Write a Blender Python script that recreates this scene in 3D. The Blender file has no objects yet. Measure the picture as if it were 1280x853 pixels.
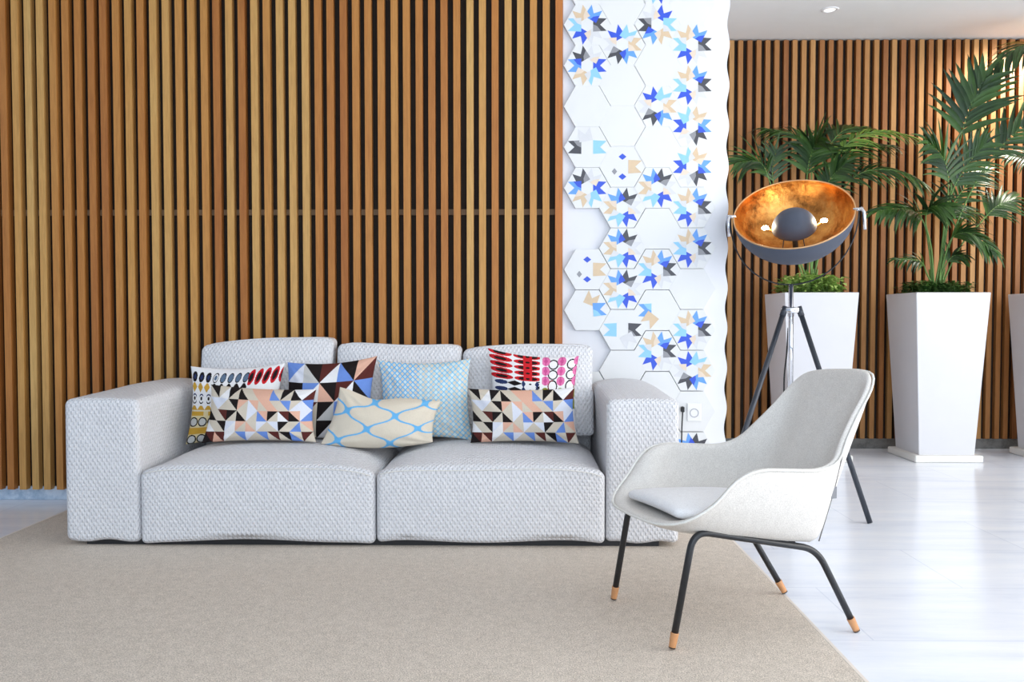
import bpy, bmesh, math, random
from mathutils import Vector, Matrix
random.seed(11)
C = bpy.context.scene.collection
scene = bpy.context.scene
PI = math.pi

# ------------------------------------------------------------------ camera
F_PX, CAM_H = 1100.0, 1.10
YAW, PITCH, PPY = math.atan(15 / 1100), math.atan(0.034), 437.5
fw = Vector((-math.sin(YAW) * math.cos(PITCH), math.cos(YAW) * math.cos(PITCH), -math.sin(PITCH)))
rt = Vector((math.cos(YAW), math.sin(YAW), 0))
up = rt.cross(fw)
cam_d = bpy.data.cameras.new('camera')
cam = bpy.data.objects.new('camera', cam_d)
C.objects.link(cam)
cam.location = (0, 0, CAM_H)
cam.rotation_euler = (PI / 2 - PITCH, 0, YAW)
cam_d.sensor_width = 36
cam_d.lens = 36 * F_PX / 1280
cam_d.shift_y = (PPY - 426.5) / 1280
cam_d.clip_start = 0.05
scene.camera = cam


def ray(px, py):
    return fw + rt * ((px - 640) / F_PX) - up * ((py - PPY) / F_PX)


def at(px, py, Y):                       # point of the place at depth Y
    d = ray(px, py)
    return Vector((0, 0, CAM_H)) + d * (Y / d.y)


def on(px, py, z=0.0):                   # point of the place at height z
    d = ray(px, py)
    return Vector((0, 0, CAM_H)) + d * ((z - CAM_H) / d.z)


# ------------------------------------------------------------------ helpers
def S(r, g, b):
    f = lambda c: (c / 255 / 12.92) if c / 255 <= 0.04045 else ((c / 255 + 0.055) / 1.055) ** 2.4
    return (f(r), f(g), f(b), 1)


def tag(o, label=None, cat=None, group=None, kind=None):
    if label: o['label'] = label
    if cat: o['category'] = cat
    if group: o['group'] = group
    if kind: o['kind'] = kind
    return o


def empty(name, loc, rz=0.0):
    o = bpy.data.objects.new(name, None)
    C.objects.link(o)
    o.location = loc
    o.rotation_euler = (0, 0, rz)
    o.empty_display_size = 0.1
    return o


def obj(name, verts, faces, mats, parent=None, smooth=True, mi=None, uvs=None, loc=None):
    me = bpy.data.meshes.new(name)
    me.from_pydata([tuple(v) for v in verts], [], faces)
    if not isinstance(mats, (list, tuple)): mats = [mats]
    for m in mats: me.materials.append(m)
    if mi: me.polygons.foreach_set('material_index', mi)
    if smooth: me.polygons.foreach_set('use_smooth', [True] * len(me.polygons))
    if uvs:
        l = me.uv_layers.new(name='UVMap')
        flat = []
        for u in uvs: flat += [u[0], u[1]]
        l.data.foreach_set('uv', flat)
    me.validate()
    me.update()
    o = bpy.data.objects.new(name, me)
    C.objects.link(o)
    if parent: o.parent = parent
    if loc is not None: o.location = loc
    return o


class MB:
    def __init__(s): s.v, s.f, s.mi = [], [], []

    def add(s, v, f, m=0):
        n = len(s.v)
        s.v += [Vector(p) for p in v]
        s.f += [tuple(i + n for i in q) for q in f]
        s.mi += [m] * len(f)
        return s

    def box(s, a, b, m=0):
        x0, y0, z0 = a; x1, y1, z1 = b
        v = [(x0, y0, z0), (x1, y0, z0), (x1, y1, z0), (x0, y1, z0), (x0, y0, z1), (x1, y0, z1), (x1, y1, z1), (x0, y1, z1)]
        return s.add(v, [(3, 2, 1, 0), (4, 5, 6, 7), (0, 1, 5, 4), (1, 2, 6, 5), (2, 3, 7, 6), (3, 0, 4, 7)], m)

    def tube(s, pts, r, n=12, m=0, cap=True):
        pts = [Vector(p) for p in pts]
        rs = r if isinstance(r, (list, tuple)) else [r] * len(pts)
        T = []
        for i in range(len(pts)):
            a = pts[max(i - 1, 0)]; b = pts[min(i + 1, len(pts) - 1)]
            T.append((b - a).normalized())
        ref = Vector((0, 0, 1)) if abs(T[0].z) < 0.9 else Vector((1, 0, 0))
        nrm = T[0].cross(ref).normalized()
        v = []
        for p, t, q in zip(pts, T, rs):
            nrm = (nrm - t * nrm.dot(t)).normalized()
            bi = t.cross(nrm)
            v += [p + (nrm * math.cos(2 * PI * k / n) + bi * math.sin(2 * PI * k / n)) * q for k in range(n)]
        f = []
        for i in range(len(pts) - 1):
            for k in range(n):
                f.append((i * n + k, i * n + (k + 1) % n, (i + 1) * n + (k + 1) % n, (i + 1) * n + k))
        if cap:
            f.append(tuple(reversed(range(n))))
            f.append(tuple((len(pts) - 1) * n + k for k in range(n)))
        return s.add(v, f, m)

    def lathe(s, prof, n=48, m=0, M=None, closed=False):
        """prof: (radius, height) pairs turned about z; M places it."""
        v = []
        for (r, h) in prof:
            for k in range(n):
                v.append(Vector((r * math.cos(2 * PI * k / n), r * math.sin(2 * PI * k / n), h)))
        if M is not None: v = [M @ p for p in v]
        f = []
        L = len(prof)
        for i in range(L if closed else L - 1):
            j = (i + 1) % L
            for k in range(n):
                f.append((i * n + k, i * n + (k + 1) % n, j * n + (k + 1) % n, j * n + k))
        return s.add(v, f, m)

    def build(s, name, mats, parent=None, smooth=True, loc=None):
        return obj(name, s.v, s.f, mats, parent, smooth, s.mi if any(s.mi) else None, None, loc)


def bevel(o, w, seg=3, ang=35):
    b = o.modifiers.new('bevel', 'BEVEL'); b.width = w; b.segments = seg; b.limit_method = 'ANGLE'; b.angle_limit = math.radians(ang)
    b.harden_normals = False
    return o


def subsurf(o, n=2):
    m = o.modifiers.new('subsurf', 'SUBSURF'); m.levels = n; m.render_levels = n
    return o


def cat(pts, n):
    """Catmull-Rom through pts (tuples), n samples in all."""
    pts = [Vector(p) for p in pts]
    out = []
    L = len(pts) - 1
    for i in range(n):
        t = i / (n - 1) * L
        k = min(int(t), L - 1); u = t - k
        p1, p2 = pts[k], pts[k + 1]
        p0 = pts[k - 1] if k > 0 else p1 * 2 - p2
        p3 = pts[k + 2] if k + 2 <= L else p2 * 2 - p1
        out.append(0.5 * ((2 * p1) + (p2 - p0) * u + (2 * p0 - 5 * p1 + 4 * p2 - p3) * u * u + (3 * p1 - p0 - 3 * p2 + p3) * u ** 3))
    return out


def fillet(pts, r, n=8):
    """polyline with its inner corners rounded"""
    pts = [Vector(p) for p in pts]
    out = [pts[0]]
    for i in range(1, len(pts) - 1):
        a, b, c = pts[i - 1], pts[i], pts[i + 1]
        d1 = (a - b); d2 = (c - b)
        q = min(r, d1.length * .49, d2.length * .49)
        s0 = b + d1.normalized() * q; s1 = b + d2.normalized() * q
        for k in range(n + 1):
            t = k / n
            out.append(s0 * (1 - t) ** 2 + b * 2 * t * (1 - t) + s1 * t * t)
    out.append(pts[-1])
    return out


def axis_samples(h, r, n):
    e = [-h, -h + .12 * r, -h + .3 * r, -h + .5 * r, -h + .75 * r]
    mid = [-h + r + (2 * (h - r)) * k / n for k in range(n + 1)]
    return e + mid + [-x for x in reversed(e)]


def soft_box(name, size, r, mat, parent=None, center=(0, 0, 0), n=14, shape=None):
    """Rounded block with box-projected UVs in metres; shape(p, q) bends a point (q: -1..1 coordinates)."""
    h = [s / 2 for s in size]
    cen = Vector(center)
    V, Fc, U, idx = [], [], [], {}

    def vert(p):
        key = (round(p[0], 6), round(p[1], 6), round(p[2], 6))
        if key in idx: return idx[key]
        P = Vector(p)
        I = Vector([max(-(h[k] - r), min(h[k] - r, P[k])) for k in range(3)])
        d = P - I
        if d.length > 1e-9: P = I + d.normalized() * r
        if shape: P = shape(P.copy(), Vector([P[k] / h[k] for k in range(3)]))
        V.append(P + cen)
        idx[key] = len(V) - 1
        return idx[key]
    A = [axis_samples(h[k], r, n) for k in range(3)]
    for ax in range(3):
        a1, a2 = [(1, 2), (2, 0), (0, 1)][ax]
        for sg in (-1, 1):
            for i in range(len(A[a1]) - 1):
                for j in range(len(A[a2]) - 1):
                    q = []
                    for (ii, jj) in ((i, j), (i + 1, j), (i + 1, j + 1), (i, j + 1)):
                        p = [0, 0, 0]; p[ax] = sg * h[ax]; p[a1] = A[a1][ii]; p[a2] = A[a2][jj]
                        q.append(p)
                    if sg < 0: q.reverse()
                    Fc.append(tuple(vert(p) for p in q))
                    for p in q:
                        w = [p[k] + cen[k] for k in range(3)]
                        U.append({0: (w[1], w[2]), 1: (w[0], w[2]), 2: (w[0], w[1])}[ax])
    return obj(name, V, Fc, mat, parent, True, None, U)


# ------------------------------------------------------------------ materials
def nodes(name):
    m = bpy.data.materials.new(name); m.use_nodes = True
    nt = m.node_tree
    b = nt.nodes['Principled BSDF']
    return m, nt, b


def N(nt, t, **kw):
    n = nt.nodes.new(t)
    for k, v in kw.items(): setattr(n, k, v)
    return n


def ramp(nt, fac, stops):
    r = N(nt, 'ShaderNodeValToRGB')
    while len(r.color_ramp.elements) < len(stops): r.color_ramp.elements.new(0.5)
    for e, (p, c) in zip(r.color_ramp.elements, stops): e.position = p; e.color = c
    nt.links.new(fac, r.inputs['Fac'])
    return r.outputs['Color']


def coords(nt, kind='Object', scale=(1, 1, 1)):
    tc = N(nt, 'ShaderNodeTexCoord'); mp = N(nt, 'ShaderNodeMapping')
    mp.inputs['Scale'].default_value = scale
    nt.links.new(tc.outputs[kind], mp.inputs['Vector'])
    return mp.outputs['Vector']


def noise(nt, vec, scale, detail=4, rough=.55):
    n = N(nt, 'ShaderNodeTexNoise'); n.inputs['Scale'].default_value = scale
    n.inputs['Detail'].default_value = detail; n.inputs['Roughness'].default_value = rough
    nt.links.new(vec, n.inputs['Vector'])
    return n.outputs['Fac']


def bump(nt, b, h, strength, dist):
    n = N(nt, 'ShaderNodeBump'); n.inputs['Strength'].default_value = strength; n.inputs['Distance'].default_value = dist
    nt.links.new(h, n.inputs['Height']); nt.links.new(n.outputs['Normal'], b.inputs['Normal'])


def math_(nt, op, a, b=None):
    n = N(nt, 'ShaderNodeMath', operation=op)
    for i, x in enumerate((a, b)):
        if x is None: continue
        if isinstance(x, (int, float)): n.inputs[i].default_value = x
        else: nt.links.new(x, n.inputs[i])
    return n.outputs[0]


def plain(name, col, rough=.5, metal=0., var=0.06, nscale=6, bmp=0, bscale=80, spec=.5):
    """one colour with a slight procedural mottling"""
    m, nt, b = nodes(name)
    v = coords(nt)
    f = noise(nt, v, nscale)
    lo = tuple(c * (1 - var) for c in col[:3]) + (1,); hi = tuple(min(1, c * (1 + var)) for c in col[:3]) + (1,)
    nt.links.new(ramp(nt, f, [(.3, lo), (.7, hi)]), b.inputs['Base Color'])
    b.inputs['Roughness'].default_value = rough; b.inputs['Metallic'].default_value = metal
    b.inputs['Specular IOR Level'].default_value = spec
    if bmp: bump(nt, b, noise(nt, v, bscale, 3), bmp, .002)
    return m


def wood_mat(name, stops, isl=True):
    m, nt, b = nodes(name)
    v = coords(nt, 'Object', (14, 14, 1.0))
    g = N(nt, 'ShaderNodeNewGeometry')
    w = N(nt, 'ShaderNodeVectorMath', operation='MULTIPLY_ADD')
    w.inputs[1].default_value = (1, 1, 1)
    sc = N(nt, 'ShaderNodeVectorMath', operation='SCALE'); sc.inputs[0].default_value = (31, 17, 53)
    nt.links.new(g.outputs['Random Per Island'], sc.inputs['Scale'])
    nt.links.new(v, w.inputs[0]); nt.links.new(sc.outputs[0], w.inputs[2])
    n1 = noise(nt, w.outputs[0], 1.6, 5, .6)
    n2 = noise(nt, w.outputs[0], 7, 3, .6)
    f = math_(nt, 'ADD', math_(nt, 'MULTIPLY', g.outputs['Random Per Island'], .62), math_(nt, 'MULTIPLY', n1, .38))
    col = ramp(nt, f, stops)
    mx = N(nt, 'ShaderNodeMixRGB', blend_type='MULTIPLY'); mx.inputs['Fac'].default_value = .35
    nt.links.new(col, mx.inputs[1]); nt.links.new(ramp(nt, n2, [(.35, (.55, .5, .45, 1)), (.6, (1, 1, 1, 1))]), mx.inputs[2])
    nt.links.new(mx.outputs[0], b.inputs['Base Color'])
    b.inputs['Roughness'].default_value = .5
    b.inputs['Specular IOR Level'].default_value = .35
    return m


M = {}
WS = [(.12, S(162, 96, 46)), (.35, S(188, 124, 61)), (.6, S(202, 146, 78)), (.85, S(212, 168, 102))]
M['slat'] = wood_mat('oiled wood slat', WS)
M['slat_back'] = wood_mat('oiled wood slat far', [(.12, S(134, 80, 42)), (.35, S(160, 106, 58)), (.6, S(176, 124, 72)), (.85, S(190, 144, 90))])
M['post'] = wood_mat('orange wood post', [(.1, S(186, 110, 52)), (.9, S(200, 128, 66))])
M['void'] = plain('dark backing board', S(46, 34, 24), .8, var=.15)
M['batten'] = plain('grey brown batten', S(128, 104, 78), .7, var=.15)
M['white_wall'] = plain('white painted wall', S(236, 236, 240), .7, var=.01)
M['ceiling'] = plain('white painted ceiling', S(236, 236, 234), .8, var=.01)
M['tile'] = plain('matt white tile', S(232, 232, 231), .45, var=.012, nscale=3)
for k, c in dict(t_dark=(72, 72, 78), t_grey=(150, 150, 154), t_mid=(104, 164, 238), t_strong=(52, 88, 216), t_tan=(222, 196, 162),
                 t_light=(150, 208, 244), t_pale=(222, 222, 224), t_cream=(234, 216, 196)).items():
    M[k] = plain('tile ' + k[2:], S(*c), .45, var=.04, nscale=20)


def sofa_fabric():
    m, nt, b = nodes('white waffle fabric')
    tc = N(nt, 'ShaderNodeTexCoord'); sx = N(nt, 'ShaderNodeSeparateXYZ')
    nt.links.new(tc.outputs['UV'], sx.inputs[0])
    cu = math_(nt, 'COSINE', math_(nt, 'MULTIPLY', sx.outputs[0], 2 * PI / .0225))
    cv = math_(nt, 'COSINE', math_(nt, 'MULTIPLY', sx.outputs[1], 2 * PI / .0345))
    pr = math_(nt, 'POWER', math_(nt, 'MAXIMUM', math_(nt, 'MULTIPLY', cu, cv), 0.0), .7)
    h = math_(nt, 'ADD', math_(nt, 'MULTIPLY', pr, .55), math_(nt, 'MULTIPLY', noise(nt, tc.outputs['UV'], 7, 3), 1.2))
    bump(nt, b, h, .95, .008)
    f = noise(nt, tc.outputs['UV'], 60, 3)
    nt.links.new(ramp(nt, f, [(.3, S(220, 219, 221)), (.7, S(234, 233, 235))]), b.inputs['Base Color'])
    b.inputs['Roughness'].default_value = .8; b.inputs['Specular IOR Level'].default_value = .2
    return m


M['sofa'] = sofa_fabric()


def weave(name, c0, c1, sc=260, bs=.35):
    m, nt, b = nodes(name)
    v = coords(nt)
    f = noise(nt, v, sc, 2); f2 = noise(nt, v, 40, 3)
    nt.links.new(ramp(nt, math_(nt, 'ADD', math_(nt, 'MULTIPLY', f, .8), math_(nt, 'MULTIPLY', f2, .2)), [(.35, c0), (.65, c1)]), b.inputs['Base Color'])
    b.inputs['Roughness'].default_value = .85; b.inputs['Specular IOR Level'].default_value = .2
    bump(nt, b, f, bs, .002)
    return m


M['chair_fabric'] = weave('off white woven upholstery', S(209, 203, 196), S(231, 226, 219))
M['chair_cushion'] = weave('pale seat pad fabric', S(232, 230, 230), S(246, 245, 245))
M['piping'] = weave('white piping', S(226, 222, 214), S(240, 238, 232))
M['rug'] = weave('greige loop pile', S(174, 162, 149), S(235, 222, 207), 210, 1.0)
M['rug_edge'] = plain('pale rug binding', S(224, 214, 204), .8)
M['black_metal'] = plain('black powder coated steel', S(34, 35, 38), .38, .0, .05)
M['lamp_leg'] = plain('anthracite lamp metal', S(56, 60, 68), .35, .2, .05)
M['chrome'] = plain('polished chrome', S(225, 226, 230), .08, 1.0, .02)
M['copper_tip'] = plain('pale wood foot', S(206, 148, 100), .5, 0, .1, 40)
M['lamp_grey'] = plain('matt slate grey lacquer', S(78, 84, 98), .55, .0, .04, spec=.3)
M['grey_tag'] = plain('grey ribbon tag', S(128, 128, 132), .6)
M['zip'] = plain('dark zip', S(120, 118, 116), .6)
M['planter'] = plain('satin white planter', S(214, 214, 218), .35, var=.012)
M['saucer'] = plain('off white saucer', S(232, 230, 224), .4, var=.02)
M['soil'] = plain('dark soil', S(54, 40, 30), .95, var=.4, nscale=60, bmp=1, bscale=90)
M['plastic'] = plain('white switch plastic', S(240, 240, 240), .35, var=.01)
M['cord'] = plain('black rubber cord', S(24, 24, 26), .5)
M['socket_dark'] = plain('socket recess', S(176, 178, 184), .5)


def gold():
    m, nt, b = nodes('crinkled gold leaf')
    v = coords(nt)
    n1 = noise(nt, v, 9, 6, .7); n2 = noise(nt, v, 38, 4, .7)
    vo = N(nt, 'ShaderNodeTexVoronoi'); vo.inputs['Scale'].default_value = 26; nt.links.new(v, vo.inputs['Vector'])
    nt.links.new(ramp(nt, n1, [(.34, S(108, 70, 36)), (.48, S(182, 122, 62)), (.68, S(216, 164, 92))]), b.inputs['Base Color'])
    b.inputs['Metallic'].default_value = 1; b.inputs['Roughness'].default_value = .33
    h = math_(nt, 'ADD', n2, math_(nt, 'MULTIPLY', vo.outputs['Distance'], .5))
    bump(nt, b, h, .55, .006)
    return m


M['gold'] = gold()


def emit(name, col, st):
    m, nt, b = nodes(name)
    b.inputs['Emission Color'].default_value = col; b.inputs['Emission Strength'].default_value = st
    b.inputs['Base Color'].default_value = col
    return m


M['bulb'] = emit('glowing bulb', (1, .72, .38, 1), 60)
M['down'] = emit('downlight lens', (1, .96, .9, 1), .8)


def leaf(name, a, b_, rough=.38):
    m, nt, b = nodes(name)
    g = N(nt, 'ShaderNodeNewGeometry')
    v = coords(nt)
    f = math_(nt, 'ADD', math_(nt, 'MULTIPLY', g.outputs['Random Per Island'], .6), math_(nt, 'MULTIPLY', noise(nt, v, 12), .4))
    nt.links.new(ramp(nt, f, [(.25, a), (.8, b_)]), b.inputs['Base Color'])
    b.inputs['Roughness'].default_value = rough
    return m


M['leaf'] = leaf('kentia leaf', S(22, 50, 20), S(62, 98, 36))
M['leaf_bright'] = leaf('sunlit yellow green leaf', S(84, 124, 44), S(140, 172, 70))  # paler yellow green leaf colour for one arching frond
M['leaf_cover'] = leaf('dark ground cover leaf', S(38, 78, 34), S(84, 124, 50))
M['leaf_cover_bright'] = leaf('fresh ground cover leaf', S(132, 178, 74), S(208, 228, 138))
M['stem'] = plain('palm stem', S(98, 134, 66), .5, var=.2, nscale=20)


def floor_mat():
    m, nt, b = nodes('polished white marble')
    v = coords(nt, 'Object', (1, 1, 1))
    vs = coords(nt, 'Object', (.6, 3.2, 1))
    n1 = noise(nt, vs, 2.2, 7, .65)
    n2 = noise(nt, v, .8, 3)
    f = math_(nt, 'ADD', math_(nt, 'MULTIPLY', n1, .7), math_(nt, 'MULTIPLY', n2, .3))
    col = ramp(nt, f, [(.3, S(214, 220, 234)), (.47, S(238, 242, 250)), (.62, S(248, 250, 254))])
    br = N(nt, 'ShaderNodeTexBrick'); br.offset = .5
    br.inputs['Color1'].default_value = (1, 1, 1, 1); br.inputs['Color2'].default_value = (.96, .965, .975, 1); br.inputs['Mortar'].default_value = (.82, .84, .88, 1)
    br.inputs['Scale'].default_value = 1.0; br.inputs['Brick Width'].default_value = 1.2; br.inputs['Row Height'].default_value = .6
    br.inputs['Mortar Size'].default_value = .003
    nt.links.new(v, br.inputs['Vector'])
    mx = N(nt, 'ShaderNodeMixRGB', blend_type='MULTIPLY'); mx.inputs['Fac'].default_value = 1
    nt.links.new(col, mx.inputs[1]); nt.links.new(br.outputs['Color'], mx.inputs[2])
    nt.links.new(mx.outputs[0], b.inputs['Base Color'])
    b.inputs['Roughness'].default_value = .2
    return m


M['floor'] = floor_mat()


def skirting_mat(name, lo, hi):
    m, nt, b = nodes(name)
    v = coords(nt, 'Object', (1, 1, 1))
    n1 = noise(nt, v, 9, 7, .7)
    nt.links.new(ramp(nt, n1, [(.35, lo), (.55, hi)]), b.inputs['Base Color'])
    b.inputs['Roughness'].default_value = .2
    return m


M['skirt'] = skirting_mat('veined marble skirting', S(160, 184, 208), S(214, 226, 240))
M['skirt_dark'] = skirting_mat('grey stone skirting', S(92, 92, 88), S(128, 126, 122))

# ------------------------------------------------------------------ the setting
CEIL = 3.46
Y_SL, Y_SK = 5.27, 5.33          # slat fronts / skirting of the slatted wall behind the sofa
Y_BK = 7.54                      # skirting of the far wall


def structure(o):
    o['kind'] = 'structure'
    return o


structure(MB().box((-4.6, -3.5, -.12), (7.5, 7.9, 0)).build('floor', M['floor'], smooth=False))
structure(MB().box((-4.6, -3.5, CEIL), (7.5, 7.9, CEIL + .15)).build('ceiling', M['ceiling'], smooth=False))

X_POST = at(703, 300, Y_SL).x
PITCH_SL = .0755


def slat_wall(x0, x1, yf, depth, zb, zt, w):
    """slats between x0 and x1, counted back from x1"""
    m = MB()
    x = x1
    i = 0
    while x - w > x0:
        jx = random.uniform(-.0022, .0022); tw = random.uniform(-.0015, .0015)
        a, b = x - w + jx, x + jx
        jy = random.uniform(-.002, .002)
        v = [(a, yf + jy, zb), (b, yf + jy, zb), (b, yf + depth, zb), (a, yf + depth, zb),
             (a + tw, yf + jy, zt), (b + tw, yf + jy, zt), (b + tw, yf + depth, zt), (a + tw, yf + depth, zt)]
        m.add(v, [(3, 2, 1, 0), (4, 5, 6, 7), (0, 1, 5, 4), (1, 2, 6, 5), (2, 3, 7, 6), (3, 0, 4, 7)])
        x -= PITCH_SL; i += 1
    return m


wl = structure(MB().box((-4.6, Y_SK + .005, 0), (X_POST - .003, Y_SK + .17, CEIL)).build('wall_front', M['void'], smooth=False))
wl['label'] = 'wall of upright wooden slats behind the sofa'
x_last = X_POST - .043 - .0345
slat_wall(-4.6, x_last, Y_SL, .048, .070, CEIL, .0405).build('slat_cladding', M['slat'], wl, smooth=False)
MB().box((X_POST - .043, Y_SL - .004, .070), (X_POST, Y_SK + .005, CEIL)).build('end_post', M['post'], wl, smooth=False)
zb = at(600, 265, Y_SL + .04).z
MB().box((-4.6, Y_SK - .012, zb - .017), (X_POST - .043, Y_SK + .006, zb + .017)).build('batten', M['batten'], wl, smooth=False)
structure(bevel(MB().box((-4.6, Y_SK - .018, 0), (X_POST - .005, Y_SK + .006, .082)).build('baseboard_front', M['skirt'], smooth=False), .003, 2))

wb = structure(MB().box((.6, Y_BK + .01, 0), (7.5, Y_BK + .2, CEIL)).build('wall_back', M['void'], smooth=False))
wb['label'] = 'far wall of upright wooden slats behind the planters'
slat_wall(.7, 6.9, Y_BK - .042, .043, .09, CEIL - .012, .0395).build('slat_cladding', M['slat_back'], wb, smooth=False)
structure(MB().box((.6, Y_BK - .012, 0), (7.5, Y_BK + .012, .088)).build('baseboard_back', M['skirt_dark'], smooth=False))
structure(MB().box((.75, 5.52, 0), (.95, Y_BK, CEIL)).build('wall_passage', M['white_wall'], smooth=False))

# the white partition with its scalloped edge
Y_PT = 5.285
pt_z = (at(865, 81.5, Y_PT).z - at(865, 183.5, Y_PT).z) / 2          # height of one tile row
zc4 = at(865, 360, Y_PT - .026).z
xe = at(908.5, 300, Y_PT).x
edge = []
n_e = 220
for i in range(n_e + 1):
    z = CEIL * i / n_e
    c = math.cos(2 * PI * (z - zc4) / pt_z)
    edge.append((xe + .008 * c, z))
v = []; f = []
for (x, z) in edge:
    v += [(X_POST + .002, Y_PT, z), (x, Y_PT, z), (x, Y_PT + .25, z), (X_POST + .002, Y_PT + .25, z)]
for i in range(n_e):
    for k in range(4):
        f.append((i * 4 + k, i * 4 + (k + 1) % 4, (i + 1) * 4 + (k + 1) % 4, (i + 1) * 4 + k))
f += [(3, 2, 1, 0), tuple(n_e * 4 + k for k in range(4))]
wp = structure(obj('wall_partition', v, f, M['white_wall'], None, False))
wp['label'] = 'white partition with a wavy right edge carrying the hexagon tiles'

# ------------------------------------------------------------------ hexagon tiles
TM = ['tile', 't_dark', 't_grey', 't_mid', 't_strong', 't_tan', 't_light', 't_pale', 't_cream']
TMAT = [M[k] for k in TM]
TI = {k: i for i, k in enumerate(TM)}
RT = pt_z / math.sqrt(3) * .997          # corner radius of a tile
U = RT / 29.4                            # one photo pixel on the tile
TH = .026
KINDS = [('t_dark', 't_grey'), ('t_mid', 't_strong'), ('t_tan', 't_cream'), ('t_light', 't_pale'), ('t_strong', None), ('t_pale', 't_cream')]


def crown(m, ang, base, over, y):
    c, s = math.cos(math.radians(ang)), math.sin(math.radians(ang))
    R = lambda x, z, yy: (x * U * c - z * U * s, yy, x * U * s + z * U * c)
    P = [R(7.4, -8.6, y), R(24.4, -7.6, y), R(16.2, 0, y), R(24.4, 7.6, y), R(7.4, 8.6, y), R(7.4, 0, y)]
    m.add(P, [(0, 1, 2, 5), (5, 2, 3, 4)], TI[base])
    if over:
        Q = [R(7.4, -8.6, y - .0003), R(17.5, -8, y - .0003), R(12.5, -1.8, y - .0003), R(7.4, .5, y - .0003)]
        m.add(Q, [(0, 1, 2, 3)], TI[over])


def rhomb(m, px, pz, w, h, mat, y):
    m.add([((px - w) * U, y, pz * U), (px * U, y, (pz - h) * U), ((px + w) * U, y, pz * U), (px * U, y, (pz + h) * U)], [(0, 1, 2, 3)], TI[mat])


panel = empty('tile_panel', (at(800, 300, Y_PT).x, Y_PT - .0008, 0))
tag(panel, 'hexagon tile mosaic with blue, grey and tan pinwheels covering the white partition', 'wall tiles')
PO = panel.location


def hexa(px, py, rot=None, extra=None):
    m = MB()
    ch = .0012
    ring = lambda R, y: [(R * math.cos(k * PI / 3), y, R * math.sin(k * PI / 3)) for k in range(6)]
    v = ring(RT, 0) + ring(RT, -TH + ch) + ring(RT - ch, -TH)
    f = []
    for i in range(2):
        for k in range(6):
            f.append((i * 6 + k, i * 6 + (k + 1) % 6, (i + 1) * 6 + (k + 1) % 6, (i + 1) * 6 + k))
    f.append(tuple(12 + k for k in range(6)))
    f.append((5, 4, 3, 2, 1, 0))
    m.add(v, f, 0)
    y = -TH - .0005
    if rot is not None:
        for k, (b, o) in enumerate(KINDS): crown(m, rot + 60 * k, b, o, y - .0002 * (k % 2))
    if extra: extra(m, y)
    p = at(px, py, Y_PT - TH)
    o = m.build('hexagon_tile', TMAT, panel, smooth=False, loc=(p.x - PO.x, 0, p.z))
    if rot is not None: o['label'] = 'tile with a pinwheel of blue, grey and tan crowns'
    return o


def ex_two(m, y): crown(m, 180, 't_dark', 't_grey', y); crown(m, 0, 't_light', None, y); crown(m, 100, 't_pale', None, y - .0007)
def ex_rhomb(m, y):
    crown(m, 0, 't_tan', None, y); rhomb(m, 0, 12.5, 5, 4, 't_strong', y); rhomb(m, 0, -12.5, 5, 4, 't_strong', y); rhomb(m, -10, -6, 3.4, 4.2, 't_grey', y)
def ex_a(m, y): crown(m, 68, 't_tan', None, y); crown(m, 4, 't_mid', 't_light', y - .0007)
def ex_b(m, y): crown(m, 180, 't_mid', 't_light', y); crown(m, 232, 't_tan', None, y - .0007)
def ex_c(m, y): crown(m, 180, 't_light', None, y); crown(m, 0, 't_dark', 't_grey', y); crown(m, 300, 't_pale', None, y - .0007)


P51 = 51.0
for k, s in enumerate([('b',), 0, 120, ('b',), ex_two, 120, None, ex_rhomb, ex_a, None, ('b',), ('b',)]):
    py = -20 + k * P51
    if s is None: continue
    if callable(s): hexa(734, py, None, s)
    else: hexa(734, py, None if isinstance(s, tuple) else s)
for k, s in enumerate([('b',), 240, ('b',), ('b',), ex_rhomb, 60, 60, 60, ex_c, ('b',), ('b',), ('b',)]):
    py = 4.5 + k * P51
    if callable(s): hexa(778, py, None, s)
    else: hexa(778, py, None if isinstance(s, tuple) else s)
for k, s in enumerate([60, 180, ('b',), 240, ('b',), 60, ('b',), 0, ex_b, 0, ('b',), ('b',)]):
    py = -20 + k * P51
    if callable(s): hexa(821.6, py, None, s)
    else: hexa(821.6, py, None if isinstance(s, tuple) else s)
for k, s in enumerate([('b',), 0, 0, 300, 300, 0, 0, ('b',), 0, 240, ('b',), 60]):
    py = 4.5 + k * P51
    hexa(865.3, py, None if isinstance(s, tuple) else s)

# socket and cord on the partition
sp = at(867.5, 515.5, Y_PT - TH)
so = empty('wall_socket', (sp.x, Y_PT - TH, sp.z))
tag(so, 'white wall socket on the tiled partition above the armchair', 'socket')
bevel(MB().box((-.042, -.009, -.055), (.042, 0, .055)).build('faceplate', M['plastic'], so, smooth=False), .004, 2)
rec = MB().lathe([(.0, -.004), (.019, -.004), (.0225, 0), (.025, .003), (.027, .0005)], 32, M=Matrix.Translation((0, -.0095, -.004)) @ Matrix.Rotation(PI / 2, 4, 'X'))
rec.build('recess', M['socket_dark'], so)
cp = [at(853.5, 513, 5.235), at(853, 522, 5.23), at(852.3, 536, 5.22), at(852, 552, 5.2), at(851.5, 580, 5.2), at(851, 620, 5.215), at(851, 655, 5.22)]
cp = [Vector((p.x, p.y, max(p.z, .008))) for p in cp]
cd = empty('power_cord', (cp[0].x, cp[0].y, 0))
tag(cd, 'thin black power cord hanging down the tiles beside the sofa arm', 'cord')
MB().tube(cat([p - cd.location for p in cp], 40), .0042, 8).build('cable', M['cord'], cd)
bevel(MB().box((-.009, -.012, cp[0].z - .012), (.009, Y_PT - TH - cp[0].y, cp[0].z + .02)).build('plug', M['cord'], cd, smooth=False), .004, 2)

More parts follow.
